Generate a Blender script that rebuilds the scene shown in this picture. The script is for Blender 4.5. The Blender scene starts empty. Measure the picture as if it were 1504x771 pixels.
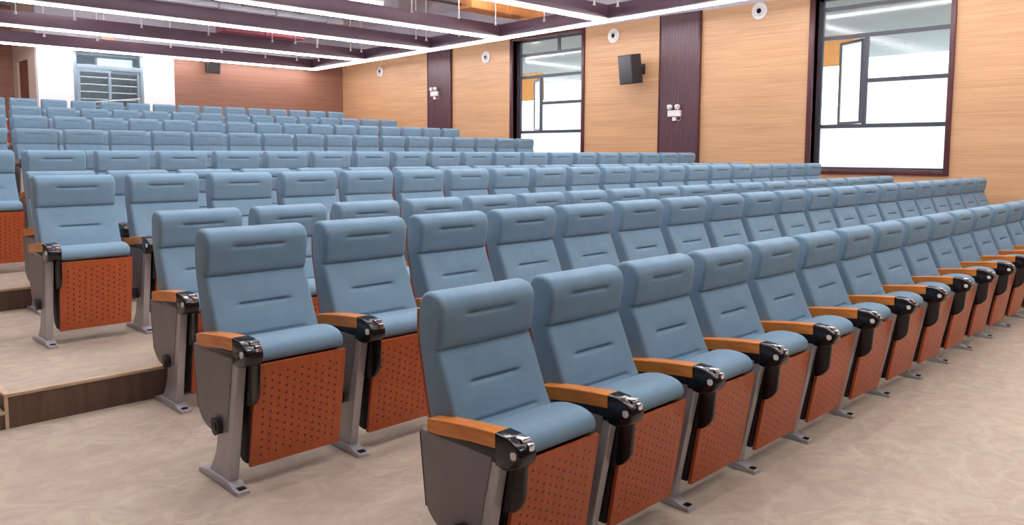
import bpy, bmesh, math, random
from mathutils import Vector, Matrix
random.seed(7)
C = bpy.context.scene.collection
S = bpy.context.scene
PI = math.pi

# ------------------------------------------------------------------ materials
def new_mat(name):
    m = bpy.data.materials.new(name); m.use_nodes = True
    nt = m.node_tree; nt.nodes.clear()
    out = nt.nodes.new('ShaderNodeOutputMaterial')
    b = nt.nodes.new('ShaderNodeBsdfPrincipled')
    nt.links.new(b.outputs[0], out.inputs[0])
    return m, nt, b, out
def N(nt, t, **kw):
    n = nt.nodes.new(t)
    for k, v in kw.items(): setattr(n, k, v)
    return n
def mix(nt, fac, a, b, mode='MIX'):
    n = nt.nodes.new('ShaderNodeMix'); n.data_type = 'RGBA'; n.blend_type = mode
    for i, v in ((0, fac), (6, a), (7, b)):
        if isinstance(v, (int, float)): n.inputs[i].default_value = v
        elif isinstance(v, tuple): n.inputs[i].default_value = (*v, 1)
        else: nt.links.new(v, n.inputs[i])
    return n.outputs[2]
def mathn(nt, op, a, b=None, c=None):
    n = nt.nodes.new('ShaderNodeMath'); n.operation = op
    for i, v in enumerate((a, b, c)):
        if v is None: continue
        if isinstance(v, (int, float)): n.inputs[i].default_value = v
        else: nt.links.new(v, n.inputs[i])
    return n.outputs[0]
def coords(nt, scale=(1, 1, 1), kind='Object'):
    tc = nt.nodes.new('ShaderNodeTexCoord'); mp = nt.nodes.new('ShaderNodeMapping')
    mp.inputs['Scale'].default_value = scale
    nt.links.new(tc.outputs[kind], mp.inputs[0]); return mp.outputs[0]
def noise(nt, vec, scale, detail=3, rough=.5, dist=0):
    n = nt.nodes.new('ShaderNodeTexNoise'); n.inputs['Scale'].default_value = scale
    n.inputs['Detail'].default_value = detail; n.inputs['Roughness'].default_value = rough
    n.inputs['Distortion'].default_value = dist
    nt.links.new(vec, n.inputs['Vector']); return n.outputs['Fac']
def ramp(nt, fac, stops):
    n = nt.nodes.new('ShaderNodeValToRGB'); e = n.color_ramp.elements
    while len(e) < len(stops): e.new(.5)
    for i, (p, c) in enumerate(stops):
        e[i].position = p; e[i].color = (*c, 1) if len(c) == 3 else c
    nt.links.new(fac, n.inputs[0]); return n.outputs[0]
def bump(nt, h, b, strength=.3, dist=.002):
    n = nt.nodes.new('ShaderNodeBump'); n.inputs['Strength'].default_value = strength
    n.inputs['Distance'].default_value = dist
    nt.links.new(h, n.inputs['Height']); nt.links.new(n.outputs[0], b.inputs['Normal'])
def plain(name, col, rough=.5, metal=0, var=.06, scale=12, spec=None):
    m, nt, b, o = new_mat(name)
    f = noise(nt, coords(nt), scale, 3)
    lo = tuple(c*(1-var) for c in col); hi = tuple(min(1, c*(1+var)) for c in col)
    nt.links.new(ramp(nt, f, [(.3, lo), (.7, hi)]), b.inputs['Base Color'])
    b.inputs['Roughness'].default_value = rough; b.inputs['Metallic'].default_value = metal
    if spec is not None: b.inputs['Specular IOR Level'].default_value = spec
    return m
def emit(name, col, st):
    m = bpy.data.materials.new(name); m.use_nodes = True; nt = m.node_tree; nt.nodes.clear()
    out = nt.nodes.new('ShaderNodeOutputMaterial'); e = nt.nodes.new('ShaderNodeEmission')
    e.inputs[0].default_value = (*col, 1); e.inputs[1].default_value = st
    nt.links.new(e.outputs[0], out.inputs[0]); return m
def wood(name, c1, c2, stretch, rough=.4, scale=1.0, spec=.4):
    m, nt, b, o = new_mat(name)
    v = coords(nt, stretch)
    f = noise(nt, v, scale, 5, .6, .4)
    g = noise(nt, v, scale*3.7, 3, .6)
    fac = mathn(nt, 'ADD', mathn(nt, 'MULTIPLY', f, .7), mathn(nt, 'MULTIPLY', g, .3))
    nt.links.new(ramp(nt, fac, [(.36, c1), (.64, c2)]), b.inputs['Base Color'])
    b.inputs['Roughness'].default_value = rough; b.inputs['Specular IOR Level'].default_value = spec
    return m
def M_fabric():
    m, nt, b, o = new_mat('blue_fabric')
    v = coords(nt)
    f = noise(nt, v, 9, 3); w = noise(nt, v, 420, 2)
    c = ramp(nt, f, [(.3, (.175, .290, .385)), (.7, (.205, .330, .432))])
    c = mix(nt, .22, c, ramp(nt, w, [(.35, (.11, .18, .26)), (.65, (.30, .43, .55))]))
    nt.links.new(c, b.inputs['Base Color'])
    b.inputs['Roughness'].default_value = .85
    b.inputs['Sheen Weight'].default_value = .12; b.inputs['Sheen Roughness'].default_value = .5
    b.inputs['Specular IOR Level'].default_value = .2
    bump(nt, w, b, .25, .001); return m
def M_perf():
    # seat underside: plywood with staggered drilled holes
    m, nt, b, o = new_mat('perforated_wood')
    v = coords(nt, (9, 9, 3)); f = noise(nt, v, 4, 4, .6)
    base = ramp(nt, f, [(.3, (.44, .088, .026)), (.7, (.55, .125, .036))])
    sx = N(nt, 'ShaderNodeSeparateXYZ'); tc = N(nt, 'ShaderNodeTexCoord')
    nt.links.new(tc.outputs['Object'], sx.inputs[0])
    p = .0325
    u = mathn(nt, 'DIVIDE', mathn(nt, 'SUBTRACT', sx.outputs[0], .1175), p)
    w = mathn(nt, 'DIVIDE', mathn(nt, 'SUBTRACT', sx.outputs[2], .1), p)
    ui = mathn(nt, 'ROUND', u)
    odd = mathn(nt, 'ABSOLUTE', mathn(nt, 'MODULO', ui, 2.0))
    w2 = mathn(nt, 'ADD', w, mathn(nt, 'MULTIPLY', odd, .5))
    du = mathn(nt, 'SUBTRACT', u, ui); dw = mathn(nt, 'SUBTRACT', w2, mathn(nt, 'ROUND', w2))
    d = mathn(nt, 'SQRT', mathn(nt, 'ADD', mathn(nt, 'MULTIPLY', du, du), mathn(nt, 'MULTIPLY', dw, dw)))
    hole = mathn(nt, 'LESS_THAN', d, .165)
    inx = mathn(nt, 'LESS_THAN', mathn(nt, 'ABSOLUTE', mathn(nt, 'SUBTRACT', sx.outputs[0], .28)), .172)
    inz = mathn(nt, 'LESS_THAN', mathn(nt, 'ABSOLUTE', mathn(nt, 'SUBTRACT', sx.outputs[2], .302)), .175)
    k = mathn(nt, 'MULTIPLY', hole, mathn(nt, 'MULTIPLY', inx, inz))
    nt.links.new(mix(nt, k, base, (.11, .022, .012)), b.inputs['Base Color'])
    b.inputs['Roughness'].default_value = .38
    bump(nt, mathn(nt, 'SUBTRACT', 1.0, k), b, .6, .002); return m
def M_wall():
    m, nt, b, o = new_mat('horizontal_grain_wood')
    v = coords(nt, (1.2, .55, 26)); f = noise(nt, v, 1.5, 5, .62, .3)
    v2 = coords(nt, (.8, .35, 4)); g = noise(nt, v2, 1.3, 3)
    a = ramp(nt, f, [(.32, (.53, .29, .145)), (.68, (.73, .45, .245))])
    c = mix(nt, .35, a, ramp(nt, g, [(.35, (.55, .30, .155)), (.65, (.71, .43, .235))]))
    sx = N(nt, 'ShaderNodeSeparateXYZ'); tc = N(nt, 'ShaderNodeTexCoord'); nt.links.new(tc.outputs['Object'], sx.inputs[0])
    z = mathn(nt, 'FRACT', mathn(nt, 'MULTIPLY', sx.outputs[2], 31.25))
    gr = mathn(nt, 'LESS_THAN', z, .12)
    c = mix(nt, mathn(nt, 'MULTIPLY', gr, .28), c, (.25, .11, .05))
    nt.links.new(c, b.inputs['Base Color']); b.inputs['Roughness'].default_value = .42
    b.inputs['Specular IOR Level'].default_value = .35
    bump(nt, mathn(nt, 'SUBTRACT', 1.0, gr), b, .3, .002); return m
def M_carpet():
    m, nt, b, o = new_mat('floral_carpet')
    v = coords(nt, (1, 1, 1))
    big = noise(nt, v, 1.5, 3, .5, .8)
    mid = noise(nt, v, 4.2, 4, .6, 2.6)
    curl = N(nt, 'ShaderNodeTexWave'); curl.wave_type = 'RINGS'; curl.inputs['Scale'].default_value = 2.4
    curl.inputs['Distortion'].default_value = 16; curl.inputs['Detail'].default_value = 3; curl.inputs['Detail Scale'].default_value = 1.4
    nt.links.new(v, curl.inputs['Vector'])
    fine = noise(nt, v, 260, 2)
    c = ramp(nt, mid, [(.33, (.47, .385, .31)), (.5, (.54, .455, .355)), (.68, (.62, .545, .41))])
    c = mix(nt, mathn(nt, 'MULTIPLY', big, .45), c, (.56, .43, .35))
    line = ramp(nt, curl.outputs['Fac'], [(.80, (0, 0, 0)), (.93, (1, 1, 1))])
    gate = ramp(nt, noise(nt, v, 2.1, 2), [(.46, (0, 0, 0)), (.60, (1, 1, 1))])
    lf = mathn(nt, 'MULTIPLY', mathn(nt, 'MULTIPLY', line, gate), .22)
    c = mix(nt, lf, c, (.76, .68, .50))
    c = mix(nt, .12, c, ramp(nt, fine, [(.3, (.2, .15, .12)), (.7, (.8, .7, .6))]))
    nt.links.new(c, b.inputs['Base Color']); b.inputs['Roughness'].default_value = .95
    b.inputs['Specular IOR Level'].default_value = .1
    bump(nt, fine, b, .35, .004); return m
def M_slats():
    m, nt, b, o = new_mat('dark_slatted_wood')
    sx = N(nt, 'ShaderNodeSeparateXYZ'); tc = N(nt, 'ShaderNodeTexCoord'); nt.links.new(tc.outputs['Object'], sx.inputs[0])
    y = mathn(nt, 'FRACT', mathn(nt, 'MULTIPLY', sx.outputs[1], 16))
    g = mathn(nt, 'LESS_THAN', y, .18)
    f = noise(nt, coords(nt, (6, 6, .8)), 4, 4)
    c = ramp(nt, f, [(.3, (.075, .028, .040)), (.7, (.118, .046, .060))])
    c = mix(nt, mathn(nt, 'MULTIPLY', g, .6), c, (.03, .012, .018))
    nt.links.new(c, b.inputs['Base Color']); b.inputs['Roughness'].default_value = .38
    bump(nt, mathn(nt, 'SUBTRACT', 1.0, g), b, .5, .004); return m
def M_glass(name, film=0.0, refl=1.2):
    m = bpy.data.materials.new(name); m.use_nodes = True; nt = m.node_tree; nt.nodes.clear()
    out = nt.nodes.new('ShaderNodeOutputMaterial')
    tr = N(nt, 'ShaderNodeBsdfTransparent'); tr.inputs[0].default_value = (.88, .93, .93, 1)
    gl = N(nt, 'ShaderNodeBsdfGlossy'); gl.inputs['Roughness'].default_value = .09
    fr = N(nt, 'ShaderNodeFresnel'); fr.inputs[0].default_value = 1.5
    ge = N(nt, 'ShaderNodeNewGeometry')
    k = mathn(nt, 'MULTIPLY', mathn(nt, 'MINIMUM', mathn(nt, 'MULTIPLY', fr.outputs[0], refl), 1.0), mathn(nt, 'SUBTRACT', 1.0, ge.outputs['Backfacing']))
    mx = N(nt, 'ShaderNodeMixShader'); nt.links.new(k, mx.inputs[0])
    nt.links.new(tr.outputs[0], mx.inputs[1]); nt.links.new(gl.outputs[0], mx.inputs[2])
    res = mx.outputs[0]
    if film:
        tl = N(nt, 'ShaderNodeBsdfTranslucent'); tl.inputs[0].default_value = (.9, .93, .93, 1)
        m2 = N(nt, 'ShaderNodeMixShader'); m2.inputs[0].default_value = film
        nt.links.new(res, m2.inputs[1]); nt.links.new(tl.outputs[0], m2.inputs[2]); res = m2.outputs[0]
    nt.links.new(res, out.inputs[0]); return m

FAB = M_fabric(); PERF = M_perf(); WALLW = M_wall(); CARPET = M_carpet(); SLAT = M_slats()
ARMW = wood('armrest_wood', (.64, .19, .027), (.86, .31, .05), (10, 1.2, 10), .3, 3, .5)
SHELLW = wood('plywood_back', (.26, .075, .035), (.36, .115, .05), (8, 8, 1.5), .4, 3)
RISER = wood('brown_riser', (.115, .068, .048), (.175, .108, .078), (9, 3, .7), .5, 2)
EDGEW = wood('pale_edge_wood', (.55, .38, .24), (.70, .52, .35), (2, 8, 8), .5, 2)
MAROON = wood('maroon_frame', (.070, .022, .026), (.115, .038, .042), (3, 3, .7), .35, 3)
METAL = plain('grey_painted_metal', (.50, .485, .505), .36, .25, .04, 20)
PANELM = plain('grey_side_panel', (.26, .235, .24), .5, .1, .05, 10)
CHROME = plain('bright_metal', (.75, .75, .77), .22, 1, .03)
BLACK = plain('black_gloss_plastic', (.012, .010, .012), .16, 0, .1)
DARK = plain('dark_plastic', (.022, .018, .021), .5, 0, .15)
BEAM = plain('purple_brown_beam', (.145, .082, .118), .45, 0, .08, 2)
LED = emit('white_led', (1.0, .965, 1.0), 22.0)
FILLTUBE = emit('fill_tube', (1.0, .97, .96), 34.0)  # glow of the added fill lamps over the rear half
FILLTUBE2 = emit('bright_fill_tube', (1.0, .97, .96), 110.0)  # stronger glow of the fill lamps added over the front rows
GREYF = plain('dark_grey_window_metal', (.075, .078, .095), .4, .3, .05)
BLUEF = plain('blue_grey_window_metal', (.22, .29, .35), .4, .2, .05)
WHITE = plain('white_paint', (.86, .86, .86), .7, 0, .02)
BEIGE = plain('beige_plaster', (.62, .47, .40), .8, 0, .04, 3)
BROWNW = wood('brown_wall_boards', (.25, .115, .078), (.33, .155, .10), (.5, .6, 18), .5, 1.4)
DOORW = wood('brown_door', (.17, .06, .04), (.23, .085, .05), (4, 4, .6), .45, 3)
CEIL = plain('grey_ceiling', (.48, .45, .50), .9, 0, .12, 1.2)
GALV = plain('galvanised_duct', (.50, .50, .53), .38, .55, .1, 3)
REDD = plain('red_duct', (.45, .11, .15), .5, 0, .1, 3)
WARMLIT = plain('warm_lit_duct', (.85, .34, .11), .55, 0, .12, 3)  # warm light on duct insulation, put into the base colour
GLASS = M_glass('clear_glass'); DGLASS = M_glass('dull_glass', 0, .25); FROST = M_glass('filmed_glass', .55)
OFFW = plain('offwhite_plastic', (.80, .77, .74), .5, 0, .03)
SPK = plain('speaker_black', (.035, .032, .036), .6, 0, .1, 40)
SPKG = plain('speaker_grille', (.085, .085, .095), .55, .2, .15, 200)
REDL = emit('red_sign_light', (1, .22, .14), 1.6)
SOFF = plain('outside_soffit', (.40, .41, .42), .9, 0, .05, 1)

# ------------------------------------------------------------------ mesh helpers
class MB:
    def __init__(s): s.bm = bmesh.new()
    def box(s, x0, x1, y0, y1, z0, z1, bev=0, seg=2):
        r = bmesh.ops.create_cube(s.bm, size=1)
        for v in r['verts']:
            v.co = Vector(((x0+x1)/2+v.co.x*(x1-x0), (y0+y1)/2+v.co.y*(y1-y0), (z0+z1)/2+v.co.z*(z1-z0)))
        if bev:
            ed = list({e for v in r['verts'] for e in v.link_edges})
            bmesh.ops.bevel(s.bm, geom=ed, offset=bev, segments=seg, affect='EDGES', profile=.5)
        return s
    def prism(s, pts, a0, a1, axis='x', bev=0, seg=2):
        # pts: 2-D outline; axis x -> (y,z), y -> (x,z), z -> (x,y)
        def mk(p, a):
            return {'x': (a, p[0], p[1]), 'y': (p[0], a, p[1]), 'z': (p[0], p[1], a)}[axis]
        A = [s.bm.verts.new(mk(p, a0)) for p in pts]; B = [s.bm.verts.new(mk(p, a1)) for p in pts]
        n = len(pts); fs = [s.bm.faces.new(A[::-1]), s.bm.faces.new(B)]
        for i in range(n): fs.append(s.bm.faces.new((A[i], A[(i+1) % n], B[(i+1) % n], B[i])))
        bmesh.ops.recalc_face_normals(s.bm, faces=fs)
        if bev:
            ed = list({e for f in fs[:2] for e in f.edges})
            bmesh.ops.bevel(s.bm, geom=ed, offset=bev, segments=seg, affect='EDGES', profile=.5)
        return s
    def cyl(s, c, r, h, axis='z', n=24, r2=None, bev=0):
        q = bmesh.ops.create_cone(s.bm, cap_ends=True, segments=n, radius1=r, radius2=r if r2 is None else r2, depth=h)
        rot = {'z': Matrix(), 'x': Matrix.Rotation(PI/2, 4, 'Y'), 'y': Matrix.Rotation(-PI/2, 4, 'X')}[axis]
        for v in q['verts']: v.co = rot @ v.co + Vector(c)
        if bev:
            ed = [e for e in {e for v in q['verts'] for e in v.link_edges} if any(len(f.verts) > 4 for f in e.link_faces)]
            bmesh.ops.bevel(s.bm, geom=ed, offset=bev, segments=2, affect='EDGES')
        return s
    def ring(s, c, R, r, axis='x', n=32, k=10, flat=1.0):
        g = []
        for i in range(n):
            a = 2*PI*i/n; row = []
            for j in range(k):
                b = 2*PI*j/k; rr = R+r*math.cos(b); h = r*math.sin(b)*flat
                p = (h, rr*math.cos(a), rr*math.sin(a))
                if axis == 'z': p = (p[1], p[2], p[0])
                row.append(s.bm.verts.new(Vector(c)+Vector(p)))
            g.append(row)
        for i in range(n):
            for j in range(k):
                s.bm.faces.new((g[i][j], g[(i+1) % n][j], g[(i+1) % n][(j+1) % k], g[i][(j+1) % k]))
        return s
    def build(s, name, mat, parent=None, smooth=True, loc=None):
        bmesh.ops.recalc_face_normals(s.bm, faces=s.bm.faces)
        me = bpy.data.meshes.new(name); s.bm.to_mesh(me); s.bm.free()
        me.materials.append(mat)
        if smooth:
            for p in me.polygons: p.use_smooth = True
            try: me.set_sharp_from_angle(angle=math.radians(38))
            except Exception: pass
        o = bpy.data.objects.new(name, me); C.objects.link(o)
        if parent: o.parent = parent
        if loc: o.location = loc
        return o
def empty(name, loc=(0, 0, 0), rz=0):
    o = bpy.data.objects.new(name, None); C.objects.link(o); o.location = loc; o.rotation_euler = (0, 0, rz)
    o.empty_display_size = .1; return o
def tag(o, label, cat, group=None):
    o['label'] = label; o['category'] = cat
    if group: o['group'] = group
    return o
def struct(o): o['kind'] = 'structure'; return o

# ------------------------------------------------------------------ chair pieces
def catmull(pts, step):
    out = []; n = len(pts)
    for i in range(n):
        p0, p1, p2, p3 = (Vector(pts[(i+j-1) % n][:2]) for j in range(4))
        k = max(1, int(round((p2-p1).length/step)))
        for q in range(k):
            t = q/k
            out.append(.5*((2*p1)+(p2-p0)*t+(2*p0-5*p1+4*p2-p3)*t*t+(3*p1-p0-3*p2+p3)*t**3))
    return out
def cushion(name, outline, x0, x1, r, mat, parent, step=.005, creases=(), puff=0, dim=28):
    pr = catmull(outline, step); n = len(pr)
    area = sum(pr[i].x*pr[(i+1) % n].y-pr[(i+1) % n].x*pr[i].y for i in range(n))
    sg = 1 if area > 0 else -1
    nor = []
    for i in range(n):
        t = (pr[(i+2) % n]-pr[i-2]).normalized(); nor.append(Vector((t.y, -t.x))*sg)
    kk = max(2, int(.045/step)); sn = [sum((nor[(i+j) % n] for j in range(-kk, kk+1)), Vector((0, 0))).normalized() for i in range(n)]
    xs = []
    for a in range(0, 7):
        th = PI/2*a/6; xs.append((x0+r*(1-math.cos(th)), r*(1-math.sin(th))))
    m = dim; mid = [(x0+r+(x1-x0-2*r)*i/m, 0) for i in range(1, m)]
    full = xs+mid+[(x0+x1-x, q) for x, q in reversed(xs)]
    bm = bmesh.new(); cols = []; xc = (x0+x1)/2; hw = (x1-x0)/2
    for x, ins in full:
        col = []
        for i in range(n):
            p = pr[i]-sn[i]*ins; y, z = p
            if nor[i].x < -.3:                       # front facing
                for (zc, half, amp, sig) in creases:
                    w = max(0, min(1, (half-abs(x-xc))/.02)); w = w*w*(3-2*w)
                    zz = z-zc
                    y += w*amp*math.exp(-zz*zz/(2*sig*sig))
                    w2 = max(0, min(1, (half+.05-abs(x-xc))/.09)); w2 = w2*w2*(3-2*w2)
                    y += w2*amp*.42*math.exp(-zz*zz/(2*(sig*4.5)**2))
                y -= puff*(1-((x-xc)/hw)**2)*min(1, (-nor[i].x-.3)/.4)
            col.append(bm.verts.new((x, y, z)))
        cols.append(col)
    for a in range(len(cols)-1):
        for i in range(n):
            bm.faces.new((cols[a][i], cols[a][(i+1) % n], cols[a+1][(i+1) % n], cols[a+1][i]))
    bm.faces.new(cols[0]); bm.faces.new(cols[-1][::-1])
    mb = MB(); mb.bm.free(); mb.bm = bm
    return mb.build(name, mat, parent)

BACK = [(.185, .46), (.205, .52), (.248, .60), (.284, .68), (.318, .76), (.342, .812), (.351, .824),
        (.341, .832), (.334, .850), (.326, .90), (.319, .945), (.322, .982), (.345, 1.012), (.392, 1.024), (.425, 1.016),
        (.446, .990), (.455, .945), (.455, .88), (.448, .82), (.432, .75), (.402, .62), (.362, .50), (.325, .44), (.25, .43)]
SEAT = [(-.012, .525), (-.022, .548), (-.012, .577), (.02, .596), (.07, .603), (.125, .600), (.185, .583), (.228, .555), (.24, .50),
        (.215, .36), (.185, .20), (.165, .135), (.12, .125), (.09, .16), (.05, .34), (.025, .50), (.005, .518)]
def rounded(pts, rad, k=5):
    # pts: (a, b, r) corner radii
    out = []; n = len(pts)
    for i in range(n):
        p = Vector(pts[i][:2]); r = pts[i][2] if len(pts[i]) > 2 else rad
        if r <= 0: out.append(tuple(p)); continue
        a = (Vector(pts[i-1][:2])-p); b = (Vector(pts[(i+1) % n][:2])-p)
        d = min(r, a.length*.45, b.length*.45); A = p+a.normalized()*d; B = p+b.normalized()*d
        for j in range(k+1):
            t = j/k; out.append(tuple(A*(1-t)**2+p*2*t*(1-t)+B*t*t))
    return out
def stanchion(root, detail, dx=0):
    """one side support with foot, side panel, armrest; detail 2 = everything, 1 = fewer pieces"""
    f = MB()
    f.prism([(-.014, .535), (.052, .535), (.138, .03), (.086, .03)], .0075, .0475, bev=.004)
    f.prism(rounded([(.10, .26, 0), (.195, .225, .02), (.215, .12, .05), (.285, .028, 0), (.10, .028, 0)], .01), .014, .041, bev=.002)
    fr = f.build('side_frame', METAL, root, False, loc=(dx, 0, 0))
    p = MB().prism(rounded([(.02, .548, .004), (.388, .548, .01), (.372, .40, 0), (.356, .268, .03), (.30, .222, .05), (.195, .206, .03), (.09, .236, .0)], .01), .003, .052, bev=.003)
    sp = p.build('side_panel', PANELM, root, False, loc=(dx, 0, 0))
    if detail >= 1:
        b = MB()
        b.prism(rounded([(0, 0, 0), (.366, 0, 0), (.366, .016, .006), (.29, .030, .02), (.08, .036, .02), (.045, .020, .01), (0, .018, .008)], .005), 0, .055, bev=.003)
        bp = b.build('base_plate', METAL, root, loc=(dx, 0, 0))
    a = MB().prism(rounded([(.342, .550, .006), (.342, .596, .010), (.28, .606, .05), (.14, .624, .05), (-.006, .636, 0), (-.006, .584, 0), (.14, .572, .05), (.28, .552, .05)], .01), -.004, .060, bev=.004, seg=2)
    ar = a.build('armrest', ARMW, root, False, loc=(dx, 0, 0))
    cp = MB()
    cp.prism(rounded([(-.004, .638, .004), (-.065, .634, .02), (-.112, .610, .02), (-.124, .578, .02), (-.108, .546, .02), (-.05, .524, .02), (-.004, .532, .008)], .01), -.008, .066, bev=.008, seg=3)
    cp.prism([(-.01, .534), (.26, .540), (.29, .5515), (.14, .5715), (-.005, .583)], .004, .052, bev=.002)
    cp.build('armrest_cap', BLACK, ar)
    if detail >= 2:
        b2 = MB().box(.0125, .0435, .010, .038, .0175, .0235, .001); b2.build('bolt_cover', BLACK, bp)
        h = MB().box(.024, .062, -.098, -.035, .618, .632, .004); h.box(.034, .060, -.118, -.088, .590, .618, .006)
        hh = h.build('tablet_hinge', CHROME, ar); hh['label'] = 'chrome hinge'
        s = MB().cyl((-.010, -.092, .586), .0125, .006, 'x', 20, bev=.001)
        ss = s.build('screw', OFFW, ar)
        k = MB().cyl((-.006, .150, .252), .034, .026, 'x', 28, bev=.003); k.cyl((-.02, .150, .252), .018, .008, 'x', 20)
        k.build('hinge_knob', DARK, root, loc=(dx, 0, 0))
        e = MB().prism([(.389, .535), (.394, .535), (.378, .40), (.362, .275), (.357, .275), (.373, .40)], .004, .051)
        e.build('edge_strip', DARK, sp, False)
    if detail >= 1:
        t = MB().prism(rounded([(-.082, .60, .004), (.22, .575, .004), (.22, .40, .02), (.10, .352, .04), (-.02, .352, .045), (-.068, .40, .03)], .01), .054, .074, bev=.004)
        t.build('writing_tablet', BLACK, root, loc=(dx, 0, 0))
def make_chair(detail, end=False):
    root = empty('auditorium_chair')
    cushion('backrest', BACK, .046, .514, .018, FAB, root, .0055 if detail else .011,
            creases=((.945, .125, .011, .0045), (.700, .125, .014, .005), (.575, .17, .010, .006)) if detail else ((.945, .12, .010, .007),), puff=.006, dim=30 if detail else 12)
    w = MB()
    rear = [(.458, .955), (.460, .88), (.452, .82), (.436, .75), (.406, .62), (.366, .50), (.318, .36)]
    outer = [(.474, .955), (.477, .88), (.468, .815), (.452, .745), (.422, .615), (.380, .49), (.332, .355)]
    w.prism(rear+outer[::-1], .058, .502, bev=.003)
    w.build('back_shell', SHELLW, root)
    s = cushion('seat', SEAT, .079, .481, .018, FAB, root, .008 if detail else .016, dim=14)
    p = MB()
    q = [(-.029, .515), (-.011, .515), (.058, .088), (.040, .088)]
    p.prism(q, .075, .485, bev=.0025)
    p.build('seat_panel', PERF, s)
    if detail:
        d = MB().prism(rounded([(-.004, .505, 0), (.13, .50, 0), (.155, .30, .02), (.15, .13, .03), (.10, .098, .03), (.062, .098, 0)], .01), .071, .489, bev=.003)
        d.build('seat_shell', DARK, s)
    stanchion(root, detail)
    if end: stanchion(root, min(detail, 1), .56)
    return root
def children_of(o): return [c for c in bpy.data.objects if c.parent == o]
KIDS = {}
def index_kids(o):
    KIDS[o.name] = children_of(o)
    for c in KIDS[o.name]: index_kids(c)
def copy_tree(o, parent=None):
    c = o.copy(); C.objects.link(c)
    if parent: c.parent = parent
    for ch in KIDS[o.name]: copy_tree(ch, c)
    return c
PROTO = {}
USED = set()
def get_chair(kind):
    if kind not in PROTO:
        PROTO[kind] = make_chair(kind[0], kind[1]); index_kids(PROTO[kind])
    if kind not in USED:
        USED.add(kind); return PROTO[kind]
    return copy_tree(PROTO[kind])

NUM = ['zeroth', 'first', 'second', 'third', 'fourth', 'fifth', 'sixth', 'seventh', 'eighth', 'ninth', 'tenth', 'eleventh', 'twelfth',
       'thirteenth', 'fourteenth', 'fifteenth', 'sixteenth', 'seventeenth', 'eighteenth', 'nineteenth', 'twentieth', 'twenty-first', 'twenty-second', 'twenty-third', 'twenty-fourth']
P = .56
#        X0     Y       Z     seats first_k detail count_from
ROWS = [(1.638, 1.743, 0.000, 17, 0, 2, 'a'),
        (1.300, 2.855, 0.165, 20, 0, 2, 'a'),
        (1.528, 3.984, 0.165, 19, 0, 2, 'a'),
        (1.230, 5.195, 0.335, 20, 0, 2, 'a'),
        (1.450, 6.320, 0.335, 19, 0, 1, 'a'),
        (1.715, 7.490, 0.495, 19, -1, 1, 'w'),
        (1.940, 8.620, 0.495, 18, -1, 0, 'w'),
        (2.430, 11.164, 0.775, 17, -2, 0, 'w'),
        (2.650, 12.300, 0.775, 16, -2, 0, 'w'),
        (2.888, 13.434, 1.027, 16, -2, 0, 'w'),
        (3.110, 14.580, 1.027, 15, -2, 0, 'w'),
        (3.375, 15.756, 1.278, 15, -2, 0, 'w'),
        (3.595, 16.900, 1.278, 14, -2, 0, 'w'),
        (3.845, 18.037, 1.552, 14, -2, 0, 'w')]
for ri, (X0, Y0, Z0, n, k0, det, cf) in enumerate(ROWS):
    rn = 'front row' if ri == 0 else NUM[ri+1]+' row from the stage' if ri+1 < len(ROWS) else 'rearmost row'
    for k in range(k0, n):
        last = (k == n-1 and ri < 6)
        d = 1 if (det == 2 and k > 11) else det
        o = get_chair((d, last))
        o.location = (X0+k*P, Y0, Z0)
        if cf == 'a':
            i = k+1
            if i == 1: lb = 'blue auditorium chair at the aisle end of the %s' % rn
            elif k == n-1 and ri: lb = 'blue auditorium chair at the window wall end of the %s' % rn
            else: lb = 'blue auditorium chair, %s seat from the aisle end of the %s' % (NUM[i], rn)
        else:
            i = n-k
            if i == 1: lb = 'blue auditorium chair at the window wall end of the %s' % rn
            else: lb = 'blue auditorium chair, %s from the window wall end of the %s' % (NUM[i], rn)
        if i > 20: lb = 'blue auditorium chair at the steps end of the %s' % rn
        tag(o, lb, 'chair', 'blue auditorium chairs of the ' + rn)

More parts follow.
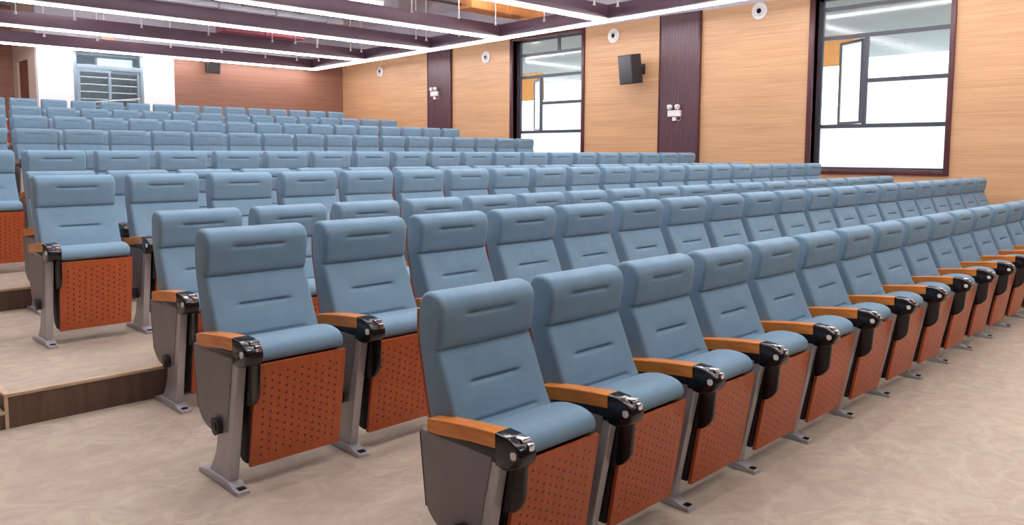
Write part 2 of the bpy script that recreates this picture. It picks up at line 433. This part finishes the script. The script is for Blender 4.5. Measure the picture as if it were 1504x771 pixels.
# ------------------------------------------------------------------ floor tiers
XL, XR = -4.6, 12.75
ZG = 4.12
YF, YB, YR = -5.0, 22.3, 20.15
ZC = 5.0
EDGES = [(2.10, .165), (4.366, .335), (6.69, .495), (9.60, .635), (10.35, .775), (12.63, 1.027), (14.93, 1.278), (17.20, 1.552)]
fl = MB().box(XL, XR, YF, EDGES[0][0], -.1, 0).build('floor', CARPET, None, False); struct(fl)
for i, (y, z) in enumerate(EDGES):
    y1 = EDGES[i+1][0] if i+1 < len(EDGES) else YB
    zp = EDGES[i-1][1] if i else 0
    # tread over the full width; the aisle strip west of x=.845 starts later, behind its own half step
    f = MB()
    if i == 0:
        f.box(XL, XR, y, y1, -.1, z)
    else:
        f.box(.845, XR, y, y1, -.1, z); f.box(XL, .845, y+.36, y1+.0, -.1, z)
    t = struct(f.build('floor', CARPET, None, False))
    r = MB()
    if i == 0: r.box(XL, XR, y-.012, y, zp, z-.012)
    else:
        r.box(.8455, XR, y-.012, y, zp, z-.014); r.box(.833, .845, y-.012, y+.36, zp, z-.014)
        r.box(XL, .8325, y+.348, y+.3598, zp, z-.014)
    r.build('riser', RISER, t, False)
    e = MB()
    if i == 0: e.box(XL, XR, y-.016, y+.022, z-.012, z+.003, .002)
    else:
        e.box(.829, XR, y-.018, y+.022, z-.014, z+.003, .002); e.box(.829, .858, y+.022, y+.36, z-.014, z+.003, .002)
        e.box(.829, .845, y-.017, y-.011, zp+.0, z-.014)
    e.build('edge_trim', EDGEW, t)
    if i:
        h = MB().box(XL, .8285, y, y+.3475, -.1, (z+zp)/2); hs = struct(h.build('floor', CARPET, None, False))
        MB().box(XL, .8285, y-.012, y, zp, (z+zp)/2-.012).build('riser', RISER, hs, False)
        MB().box(XL, .8285, y-.016, y+.02, (z+zp)/2-.012, (z+zp)/2+.003, .002).build('edge_trim', EDGEW, hs)

# ------------------------------------------------------------------ walls
def panel_x(y0, y1, z0, z1, mat, name, x=XR, t=.12):
    return struct(MB().box(x, x+t, y0, y1, z0, z1).build(name, mat, None, False))
W2 = (3.83, 5.88, 1.26, ZG-.08)      # window opening y0,y1,z0,z1
W1 = (10.90, 12.98, 1.30, ZG-.08)
wr = MB()
wr.box(XR, XR+.12, YF, W2[0], 0, ZG); wr.box(XR, XR+.12, W2[1], W1[0], 0, ZG); wr.box(XR, XR+.12, W1[1], YB, 0, ZG)
for w in (W2, W1):
    wr.box(XR, XR+.12, w[0], w[1], 0, w[2])
struct(wr.build('wall_right', WALLW, None, False))
struct(MB().box(XR, XR+.12, YF, YB, ZG, ZC).build('wall_right', CEIL, None, False))
struct(MB().box(4.82, XR, YR-.02, YR+.17, ZG, ZC).build('wall_rear', CEIL, None, False))
def pilaster(y0, y1, n):
    p = MB().box(XR-.05, XR, y0, y1, 0, ZG)
    o = struct(p.build('trim_%d' % n, SLAT, None, False))
    MB().box(XR-.065, XR, y0-.035, y0, 0, ZG, .004).build('edge_trim', MAROON, o)
    MB().box(XR-.065, XR, y1, y1+.02, 0, ZG, .004).build('edge_trim', MAROON, o)
pilaster(8.05, 8.90, 1); pilaster(15.18, 16.06, 2)
pilaster(.6, 1.45, 3)
struct(MB().box(XL, XR, YF-.12, YF, 0, ZC).build('wall_front', plain('darkened_front_wall', (.05, .035, .04), .9), None, False))  # unseen front wall, made dark to cut light bounced onto the seats
struct(MB().box(XL-.12, XL, YF, YB, 0, ZC).build('wall_left', MAROON, None, False))
# rear wall: booth front with white piers, window opening, brown boards to its right
struct(MB().box(7.84, XR, YR, YR+.15, 1.3, ZG).build('wall_rear', BROWNW, None, False))
wh = MB(); wh.box(4.82, 5.55, YR-.03, YR+.15, 1.3, ZG); wh.box(7.09, 7.84, YR-.03, YR+.15, 1.3, ZG)
wh.box(5.55, 7.09, YR-.03, YR+.15, 1.3, 2.35); wh.box(5.55, 7.09, YR-.03, YR+.15, 3.98, ZG)
struct(wh.build('wall_booth', WHITE, None, False))
sd = MB(); sd.box(4.82, 4.94, YR+.15, 20.93, 1.3, ZC); sd.box(4.82, 4.94, 21.9, YB, 1.3, ZC); sd.box(4.82, 4.94, 20.93, 21.9, 3.62, ZC)
struct(sd.build('wall_side', BEIGE, None, False))
struct(MB().box(XL, 4.82, YB, YB+.12, 1.3, ZC).build('wall_back', BROWNW, None, False))
# booth interior
bi = MB(); bi.box(4.94, 9.2, YB+.2, YB+.3, 1.3, ZC); bi.box(9.1, 9.2, YR+.15, YB+.2, 1.3, ZC)
struct(bi.build('wall_inner', plain('booth_wall', (.30, .38, .46), .8), None, False))
dr = MB().box(4.86, 4.91, 20.95, 21.88, 1.553, 3.60, .004)
dr = struct(dr.build('door_1', DOORW))
MB().box(4.845, 4.86, 21.05, 21.78, 1.75, 2.45, .006).box(4.845, 4.86, 21.05, 21.78, 2.6, 3.45, .006).build('door_panel', DOORW, dr)
MB().cyl((4.83, 21.03, 2.55), .012, .05, 'x', 12).cyl((4.81, 21.08, 2.55), .01, .12, 'y', 12).build('door_handle', CHROME, dr)
# ceiling
struct(MB().box(XL, XR+.12, YF, YB+.3, ZC, ZC+.12).build('ceiling', CEIL, None, False))

# ------------------------------------------------------------------ side windows
def side_window(n, w, top, mids):
    y0, y1, z0, z1 = w
    root = empty('window_%d' % n, (XR, (y0+y1)/2, z0)); struct(root)
    inv = Matrix.Translation((-XR, -(y0+y1)/2, -z0))
    def bld(mb, name, mat, parent=root, sm=True):
        bmesh.ops.transform(mb.bm, matrix=inv, verts=mb.bm.verts); return mb.build(name, mat, parent, sm)
    t = .075
    f = MB()
    f.box(XR-.04, XR+.30, y1, y1+.085, z0-.07, z1+.07, .004); f.box(XR-.04, XR+.30, y0-.07, y0, z0-.07, z1+.07, .004)
    f.box(XR-.04, XR+.30, y0, y1, z0-.07, z0, .004); f.box(XR-.04, XR+.30, y0, y1, z1, z1+.07, .004)
    bld(f, 'window_frame', MAROON)
    gx0, gx1 = XR+.16, XR+.21
    ym = y1-.78 if n == 2 else y1-.72
    g = MB(); b = .032
    g.box(gx0, gx1, y0, y0+b, z0, z1); g.box(gx0, gx1, y1-.07, y1, z0, z1); g.box(gx0, gx1, y0, y1, z0, z0+b); g.box(gx0, gx1, y0, y1, z1-b, z1)
    for z in (top[0], top[1], mids[1]): g.box(gx0, gx1, y0+b, y1-.07, z-b, z+b)
    g.box(gx0, gx1, y0+b, ym-b, mids[0]-b, mids[0]+b)
    g.box(gx0, gx1, ym-b, ym+b, mids[1]+b, top[1]-b)
    g.box(gx0, gx1, (y0+ym)/2+.12, (y0+ym)/2+.18, top[0]+b, z1-b)
    bld(g, 'mullion', GREYF)
    pz = [z0, mids[1], mids[0], top[1], top[0], z1]
    gm = (gx0+gx1)/2
    def pane(ya, yb, za, zb, mat): bld(MB().box(gm-.004, gm+.004, ya, yb, za, zb), 'pane', mat, root, False)
    pane(y0+b, y1-.07, pz[0]+b, pz[1]-b, FROST)
    pane(y0+b, ym-b, pz[1]+b, pz[2]-b, FROST)
    pane(y0+b, ym-b, pz[2]+b, pz[3]-b, GLASS)
    pane(y0+b, y1-.07, pz[3]+b, pz[4]-b, GLASS)
    pane(y0+b, y1-.07, pz[4]+b, pz[5]-b, GLASS)
    # open casement, swung outwards on its far stile
    zb, zt = mids[1]+.04, top[1]-.04; L = .60; a = math.radians(58)
    s = MB(); q = .04
    s.box(-.02, .02, 0, q, zb, zt); s.box(-.02, .02, L-q, L, zb, zt); s.box(-.02, .02, q, L-q, zb, zb+q); s.box(-.02, .02, q, L-q, zt-q, zt)
    m = Matrix.Translation((gx1+.03, ym+.07, 0)) @ Matrix.Rotation(-a*.55, 4, 'Z')
    bmesh.ops.transform(s.bm, matrix=m, verts=s.bm.verts)
    sash = bld(s, 'sash', GREYF)
    s2 = MB().box(-.004, .004, q, L-q, zb+q, zt-q); bmesh.ops.transform(s2.bm, matrix=m, verts=s2.bm.verts)
    bld(s2, 'sash_glass', FROST, sash, False)
side_window(2, W2, (3.87, 3.40), (2.68, 1.96))
side_window(1, W1, (3.72, 3.22), (2.62, 1.98))
# outside: canopy soffit, opposite block with an orange band, paved ground
struct(MB().box(XR+1.2, XR+12.5, YF-4, YB+12, 4.5, 4.7).build('exterior_soffit', SOFF, None, False))
struct(MB().box(XR+.13, XR+40, YF-10, YB+25, -.3, -.1).build('exterior_ground', plain('pale_paving', (.7, .7, .68), .9), None, False))
ob = MB(); ob.box(XR+2.2, XR+2.5, 14.35, 15.4, 2.9, 3.6); ob.box(XR+2.2, XR+2.5, 6.15, 7.1, 3.2, 3.75)
struct(ob.build('exterior_wall', plain('orange_render', (.75, .42, .15), .8), None, False))

# ------------------------------------------------------------------ suspended light grid
def zl(y): return 4.056-.0129*y
BX = 11.64; GX = .55
BEAMS = [19.80, 17.21, 14.55, 12.24, 9.39, 6.80, 4.20, 1.60]
BN = ['first', 'second', 'third', 'fourth', 'fifth', 'sixth', 'seventh', 'eighth', 'ninth', 'tenth']
bw, bh = .24, .24
tilt = math.atan(.0129)
for i, y in enumerate(BEAMS):
    z = zl(y); o = empty('ceiling_beam', (2.5, y, z))
    tag(o, 'dark purple ceiling beam with white light strip, %s counted from the rear wall' % BN[i], 'beam', 'cross beams of the hanging light grid')
    MB().box(GX-2.5, BX-.002-2.5-bw, -bw, 0, .02, .02+bh, .004).build('beam_body', BEAM, o)
    MB().box(GX-2.5, BX-2.5-.03, -.055, -.005, -.012, .0195).build('light_strip', LED, o)
o = empty('ceiling_beam', (BX, 0, zl(0)))
tag(o, 'long dark purple ceiling beam with light strip running beside the window wall', 'beam')
def along(mb): bmesh.ops.transform(mb.bm, matrix=Matrix.Rotation(-tilt, 4, 'X'), verts=mb.bm.verts); return mb
along(MB().box(-bw, 0, 1.36, 19.8, .02, .02+bh, .004)).build('beam_body', BEAM, o)
along(MB().box(-.052, -.004, 1.36, 19.8, -.012, .0195)).build('light_strip', LED, o)
o = empty('ceiling_beam', (GX, 0, zl(0)))
tag(o, 'long dark purple ceiling beam beside the wall facing the windows', 'beam')
along(MB().box(-.3, 0, 1.36, 19.8, .02, .02+bh, .004)).build('beam_body', BEAM, o)
along(MB().box(-.052, -.004, 1.36, 19.8, -.012, .0195)).build('light_strip', LED, o)

# ducts, pipes, added fill tubes above the grid
def duct(name, label, x0, x1, y0, y1, z0, z1, mat, seam=1.2):
    o = tag(empty(name, ((x0+x1)/2, (y0+y1)/2, z0)), label, 'duct')
    lx, ly = (x1-x0)/2, (y1-y0)/2
    MB().box(-lx, lx, -ly, ly, 0, z1-z0, .01).build('duct_body', mat, o)
    f = MB(); L = max(lx, ly)
    t = -L+seam
    while t < L-.1:
        if lx > ly: f.box(t-.02, t+.02, -ly-.02, ly+.02, -.02, z1-z0+.0)
        else: f.box(-lx-.02, lx+.02, t-.02, t+.02, -.02, z1-z0+.0)
        t += seam
    f.build('duct_flange', mat, o); return o
duct('ceiling_duct', 'long galvanised air duct above the third and fourth light beams', -4, 10.0, 13.62, 14.12, 4.22, 4.72, GALV)
duct('ceiling_duct', 'galvanised air duct above the gap between fourth and fifth light beams', -3, 7.2, 10.1, 10.8, 4.42, 4.9, GALV)
duct('ceiling_duct', 'galvanised duct crossing above the second light beam', -4, 9.6, 15.1, 15.5, 4.3, 4.7, GALV)
duct('ceiling_duct', 'red painted duct behind the third light beam', 7.5, 9.4, 16.42, 16.88, 4.08, 4.7, REDD, .95)
duct('ceiling_duct', 'duct coloured orange as warm light near the window wall above the fifth light beam', 10.1, 12.1, 11.42, 11.85, 4.27, 4.75, WARMLIT, 1.0)
for (n, lb, x0, x1, y, z, r, mt) in (('ceiling_pipe', 'thin dark pipe above the fourth light beam', -4, 10.8, 11.75, 4.36, .025, DARK),
                                  ('ceiling_pipe', 'thin dark pipe above the third light beam', -4, 10.8, 13.3, 4.30, .025, DARK),
                                  ('ceiling_pipe', 'white sprinkler pipe above the rear beams', -4, 11.2, 18.3, 4.55, .03, OFFW),
                                  ('ceiling_pipe', 'white sprinkler pipe above the middle beams', -4, 11.2, 15.9, 4.60, .03, OFFW),
                                  ('ceiling_pipe', 'thin pale pipe running above the fifth light beam', -4, 11.2, 8.4, 4.42, .03, OFFW)):
    tag(MB().cyl((0, 0, 0), r, x1-x0, 'x', 12).build(n, mt, loc=((x0+x1)/2, y, z)), lb, 'pipe')
TL = [(6.5, 18.6, 4.8), (4.4, 16.0, 4.7), (9.3, 15.9, 4.7), (8.7, 13.2, 4.45), (4.4, 13.2, 4.6), (9.9, 10.7, 4.5), (6.0, 11.4, 4.6), (4.0, 8.2, 4.7), (9.0, 7.9, 4.7), (2.5, 5.6, 4.8), (5.5, 5.6, 4.8), (9.0, 5.6, 4.8), (3.0, 2.9, 4.7), (7.0, 2.9, 4.7), (11.0, 2.9, 4.7), (2.5, .3, 4.7), (6.0, .3, 4.7), (9.5, .3, 4.7), (4.5, -1.6, 4.7), (8.0, -1.6, 4.7), (11.5, -1.6, 4.7), (6.9, 21.3, 4.6)]  # lamps added to brighten the seats, ceiling, ducts and booth interior
for i, (x, y, z) in enumerate(TL):
    o = tag(empty('added_fill_lamp', (x, y, z)), 'added fill tube lamp above the light grid, %s from the rear of the hall' % NUM[i+1] if y < 20.5 else 'added fill tube lamp inside the projection room', 'lamp', 'added fill lamps above the grid')
    MB().box(-.62, .62, -.04, .04, .03, .08, .005).cyl((-.5, 0, .08+(ZC-z-.08)/2), .006, ZC-z-.08, 'z', 8).cyl((.5, 0, .08+(ZC-z-.08)/2), .006, ZC-z-.08, 'z', 8).build('lamp_housing', OFFW, o)
    MB().cyl((0, 0, 0), .018, 1.2, 'x', 12).build('lamp_tube', FILLTUBE if y > 7 else FILLTUBE2, o)
SPR = [(3.58, 16.17, 3.91), (4.51, 16.14, 3.91), (4.87, 15.71, 3.91), (5.70, 16.16, 3.91), (4.62, 18.64, 3.88), (5.60, 18.51, 3.88), (7.15, 18.49, 3.88), (7.04, 16.19, 3.91), (8.46, 16.18, 3.91), (8.93, 16.02, 3.91), (9.62, 16.26, 3.91), (10.50, 16.23, 3.91), (8.40, 18.60, 3.88), (9.59, 18.72, 3.87), (10.45, 18.69, 3.87), (10.94, 18.44, 3.88), (10.82, 16.26, 3.91), (10.49, 13.67, 3.94), (10.83, 13.75, 3.94), (9.58, 11.19, 3.97), (10.93, 12.77, 3.95), (10.58, 11.27, 3.97), (10.95, 10.32, 3.98), (10.43, 8.67, 4.00), (10.86, 8.51, 4.01), (8.58, 11.30, 3.97)]
for i, (x, y, z) in enumerate(SPR):
    o = tag(empty('ceiling_sprinkler', (x, y, z)), 'small white ceiling sprinkler hanging between the purple light beams', 'sprinkler', 'sprinklers hanging through the light grid')
    MB().cyl((0, 0, .035+(ZC-z-.035)/2), .011, ZC-z-.035, 'z', 8).build('drop_pipe', OFFW, o)
    MB().cyl((0, 0, .03), .02, .03, 'z', 10).cyl((0, 0, .002), .032, .005, 'z', 12).cyl((0, 0, .012), .006, .02, 'z', 6).build('sprinkler_head', OFFW, o)

# ------------------------------------------------------------------ wall fittings
NZ = [(6.88, 3.97, 'nearest window two'), (10.07, 3.87, 'above the black loudspeaker'), (13.90, 3.76, 'between the narrow window and the far dark pilaster'), (18.23, 3.73, 'nearest the rear corner')]
NL = ['round white air nozzle beside the large window', 'round white air nozzle above the black loudspeaker',
      'round white air nozzle between the far window and far pilaster', 'round white air nozzle closest to the rear corner']
for (y, z, _), lb in zip(NZ, NL):
    o = tag(empty('air_nozzle', (XR, y, z)), lb, 'air vent', 'round air nozzles on the window wall')
    MB().ring((-.012, 0, 0), .115, .032, 'x', 36, 10, .6).cyl((-.006, 0, 0), .115, .012, 'x', 32).build('outer_ring', OFFW, o)
    MB().ring((-.026, 0, 0), .062, .020, 'x', 28, 8, .9).build('inner_ring', OFFW, o)
    MB().cyl((-.022, 0, 0), .050, .02, 'x', 24).build('opening', BLACK, o)
def speaker(loc, rz, tiltdeg, label, h=.56, w=.36, d=.30):
    o = tag(empty('wall_speaker', loc, rz), label, 'loudspeaker')
    R = Matrix.Rotation(math.radians(tiltdeg), 4, 'X')
    def T(mb): bmesh.ops.transform(mb.bm, matrix=R, verts=mb.bm.verts); return mb
    T(MB().prism([(-w/2, -d), (w/2, -d), (w/2*.8, 0), (-w/2*.8, 0)], -h/2, h/2, 'z', bev=.008)).build('cabinet', SPK, o)
    T(MB().box(-w/2+.015, w/2-.015, -d-.012, -d, -h/2+.02, h/2-.02, .004)).build('grille', SPKG, o)
    MB().box(-.04, .04, -.06, .16, -.05, .05, .004).box(-.08, .08, .15, .17, -.1, .1, .003).build('wall_bracket', SPK, o)
    return o
speaker((XR-.19, 9.36, 3.15), math.radians(-97), 8, 'black wall loudspeaker beside the nearer dark pilaster')
speaker((8.72, YR-.19, 3.66), 0, 6, 'black loudspeaker on the brown rear wall under the last beam', .30, .30, .2)
def emlight(y, z, label):
    o = tag(empty('emergency_light', (XR-.05, y, z)), label, 'emergency light', 'twin-head emergency lights')
    MB().box(-.06, 0, -.14, .14, -.07, .05, .008).build('battery_case', OFFW, o)
    for s in (-1, 1):
        l = MB().cyl((-.07, s*.085, .11), .048, .06, 'x', 24, bev=.006).cyl((-.04, s*.085, .065), .012, .05, 'z', 10)
        l.build('lamp_head', OFFW, o)
    MB().cyl((-.103, .085, .11), .036, .006, 'x', 20).cyl((-.103, -.085, .11), .036, .006, 'x', 20).build('lens', CHROME, o)
    MB().box(-.045, 0, -.035, .04, -.15, -.08, .004).build('socket', OFFW, o)
    MB().ring((-.012, -.085, -.10), .05, .005, 'x', 24, 6).build('cable_loop', OFFW, o)
emlight(8.53, 2.27, 'white twin-head emergency light on the nearer dark pilaster')
emlight(15.76, 3.00, 'white twin-head emergency light on the farther dark pilaster')
sg = tag(MB().box(-.12, .12, -.015, .015, -.08, .08, .004).build('hanging_sign', REDL, loc=(5.95, 18.9, 4.06)), 'small glowing red sign hanging above the rear light beams', 'sign')

# ------------------------------------------------------------------ projection room window
o = empty('window_3', (6.32, YR, 2.35)); struct(o)
x0, x1, z0, z1 = -.77, .77, 0, 1.63
f = MB()
f.box(x0, x0+.07, -.05, .08, z0, z1, .004); f.box(x1-.07, x1, -.05, .08, z0, z1, .004); f.box(x0+.07, x1-.07, -.05, .08, z1-.07, z1, .004)
f.box(x0+.07, x1-.07, -.05, .08, z0, z0+.06, .004); f.box(x0+.07, x1-.07, -.05, .08, 1.06, 1.17, .004)
f.build('window_frame', BLUEF, o)
for a, b, yy in ((x0+.07, .03, -.03), (-.03, x1-.07, .02)):
    s = MB(); s.box(a, a+.06, yy-.02, yy+.02, .06, 1.06); s.box(b-.06, b, yy-.02, yy+.02, .06, 1.06)
    s.box(a+.06, b-.06, yy-.02, yy+.02, .06, .12); s.box(a+.06, b-.06, yy-.02, yy+.02, 1.0, 1.06)
    ss = s.build('sliding_sash', BLUEF, o)
    MB().box(a+.06, b-.06, yy-.003, yy+.003, .12, 1.0).build('pane', DGLASS, ss, False)
    l = MB()
    for k in range(5): l.box(a+.05, b-.05, yy+.03, yy+.05, .20+k*.17, .222+k*.17)
    l.build('security_bar', OFFW, ss, False)
MB().box(x0+.07, x1-.07, .0, .008, 1.17, z1-.07).build('pane', DGLASS, o, False)
b = tag(empty('air_conditioner', (6.55, YR+.25, 3.60)), 'pale wall air conditioner behind the projection room window', 'air conditioner')
MB().prism(rounded([(0, -.13, .02), (0, .13, .04), (.2, .13, .01), (.2, -.13, .01)], .02), -.40, .40, 'x', bev=.01).build('casing', WHITE, b)
MB().box(-.36, .36, -.008, .0, -.10, -.06).build('air_outlet', DARK, b)
# the rod leaning behind the rear row
rd = MB().cyl((0, 0, 0), .014, 1.05, 'x', 10); bmesh.ops.transform(rd.bm, matrix=Matrix.Rotation(math.radians(-7), 4, 'Y'), verts=rd.bm.verts)
MBK = rd.build('handrail', OFFW, loc=(6.15, 19.2, 2.66)); tag(MBK, 'thin white rail rising behind the rearmost row near the rear window', 'handrail')

# ------------------------------------------------------------------ world, camera
w = bpy.data.worlds.new('World'); S.world = w; w.use_nodes = True
bg = w.node_tree.nodes['Background']; bg.inputs[0].default_value = (.93, .97, 1, 1); bg.inputs[1].default_value = 2.7
cam = bpy.data.cameras.new('camera'); co = bpy.data.objects.new('camera', cam); C.objects.link(co)
R = ((0.71429973, -0.6998314, 0.00345067), (-0.06028717, -0.06644437, -0.99596717), (0.69723837, 0.71121105, -0.08965205))
r, d, f = Vector(R[0]), Vector(R[1]), Vector(R[2])
m = Matrix((r, -d, -f)).transposed().to_4x4(); m.translation = (0, 0, 1.5138)
co.matrix_world = m
cam.sensor_width = 36; cam.lens = 36*1147.87/1504; cam.shift_y = -58.46/1504
cam.clip_start = .02; cam.clip_end = 200
S.camera = co
S.view_settings.view_transform = 'Standard'; S.view_settings.look = 'None'; S.view_settings.gamma = 1
S.view_settings.use_curve_mapping = False; S.view_settings.exposure = 0.75
S.cycles.max_bounces = 8; S.cycles.diffuse_bounces = 4; S.cycles.transparent_max_bounces = 16
S.cycles.use_denoising = True; S.cycles.sample_clamp_indirect = 6
S.cycles.use_light_tree = True
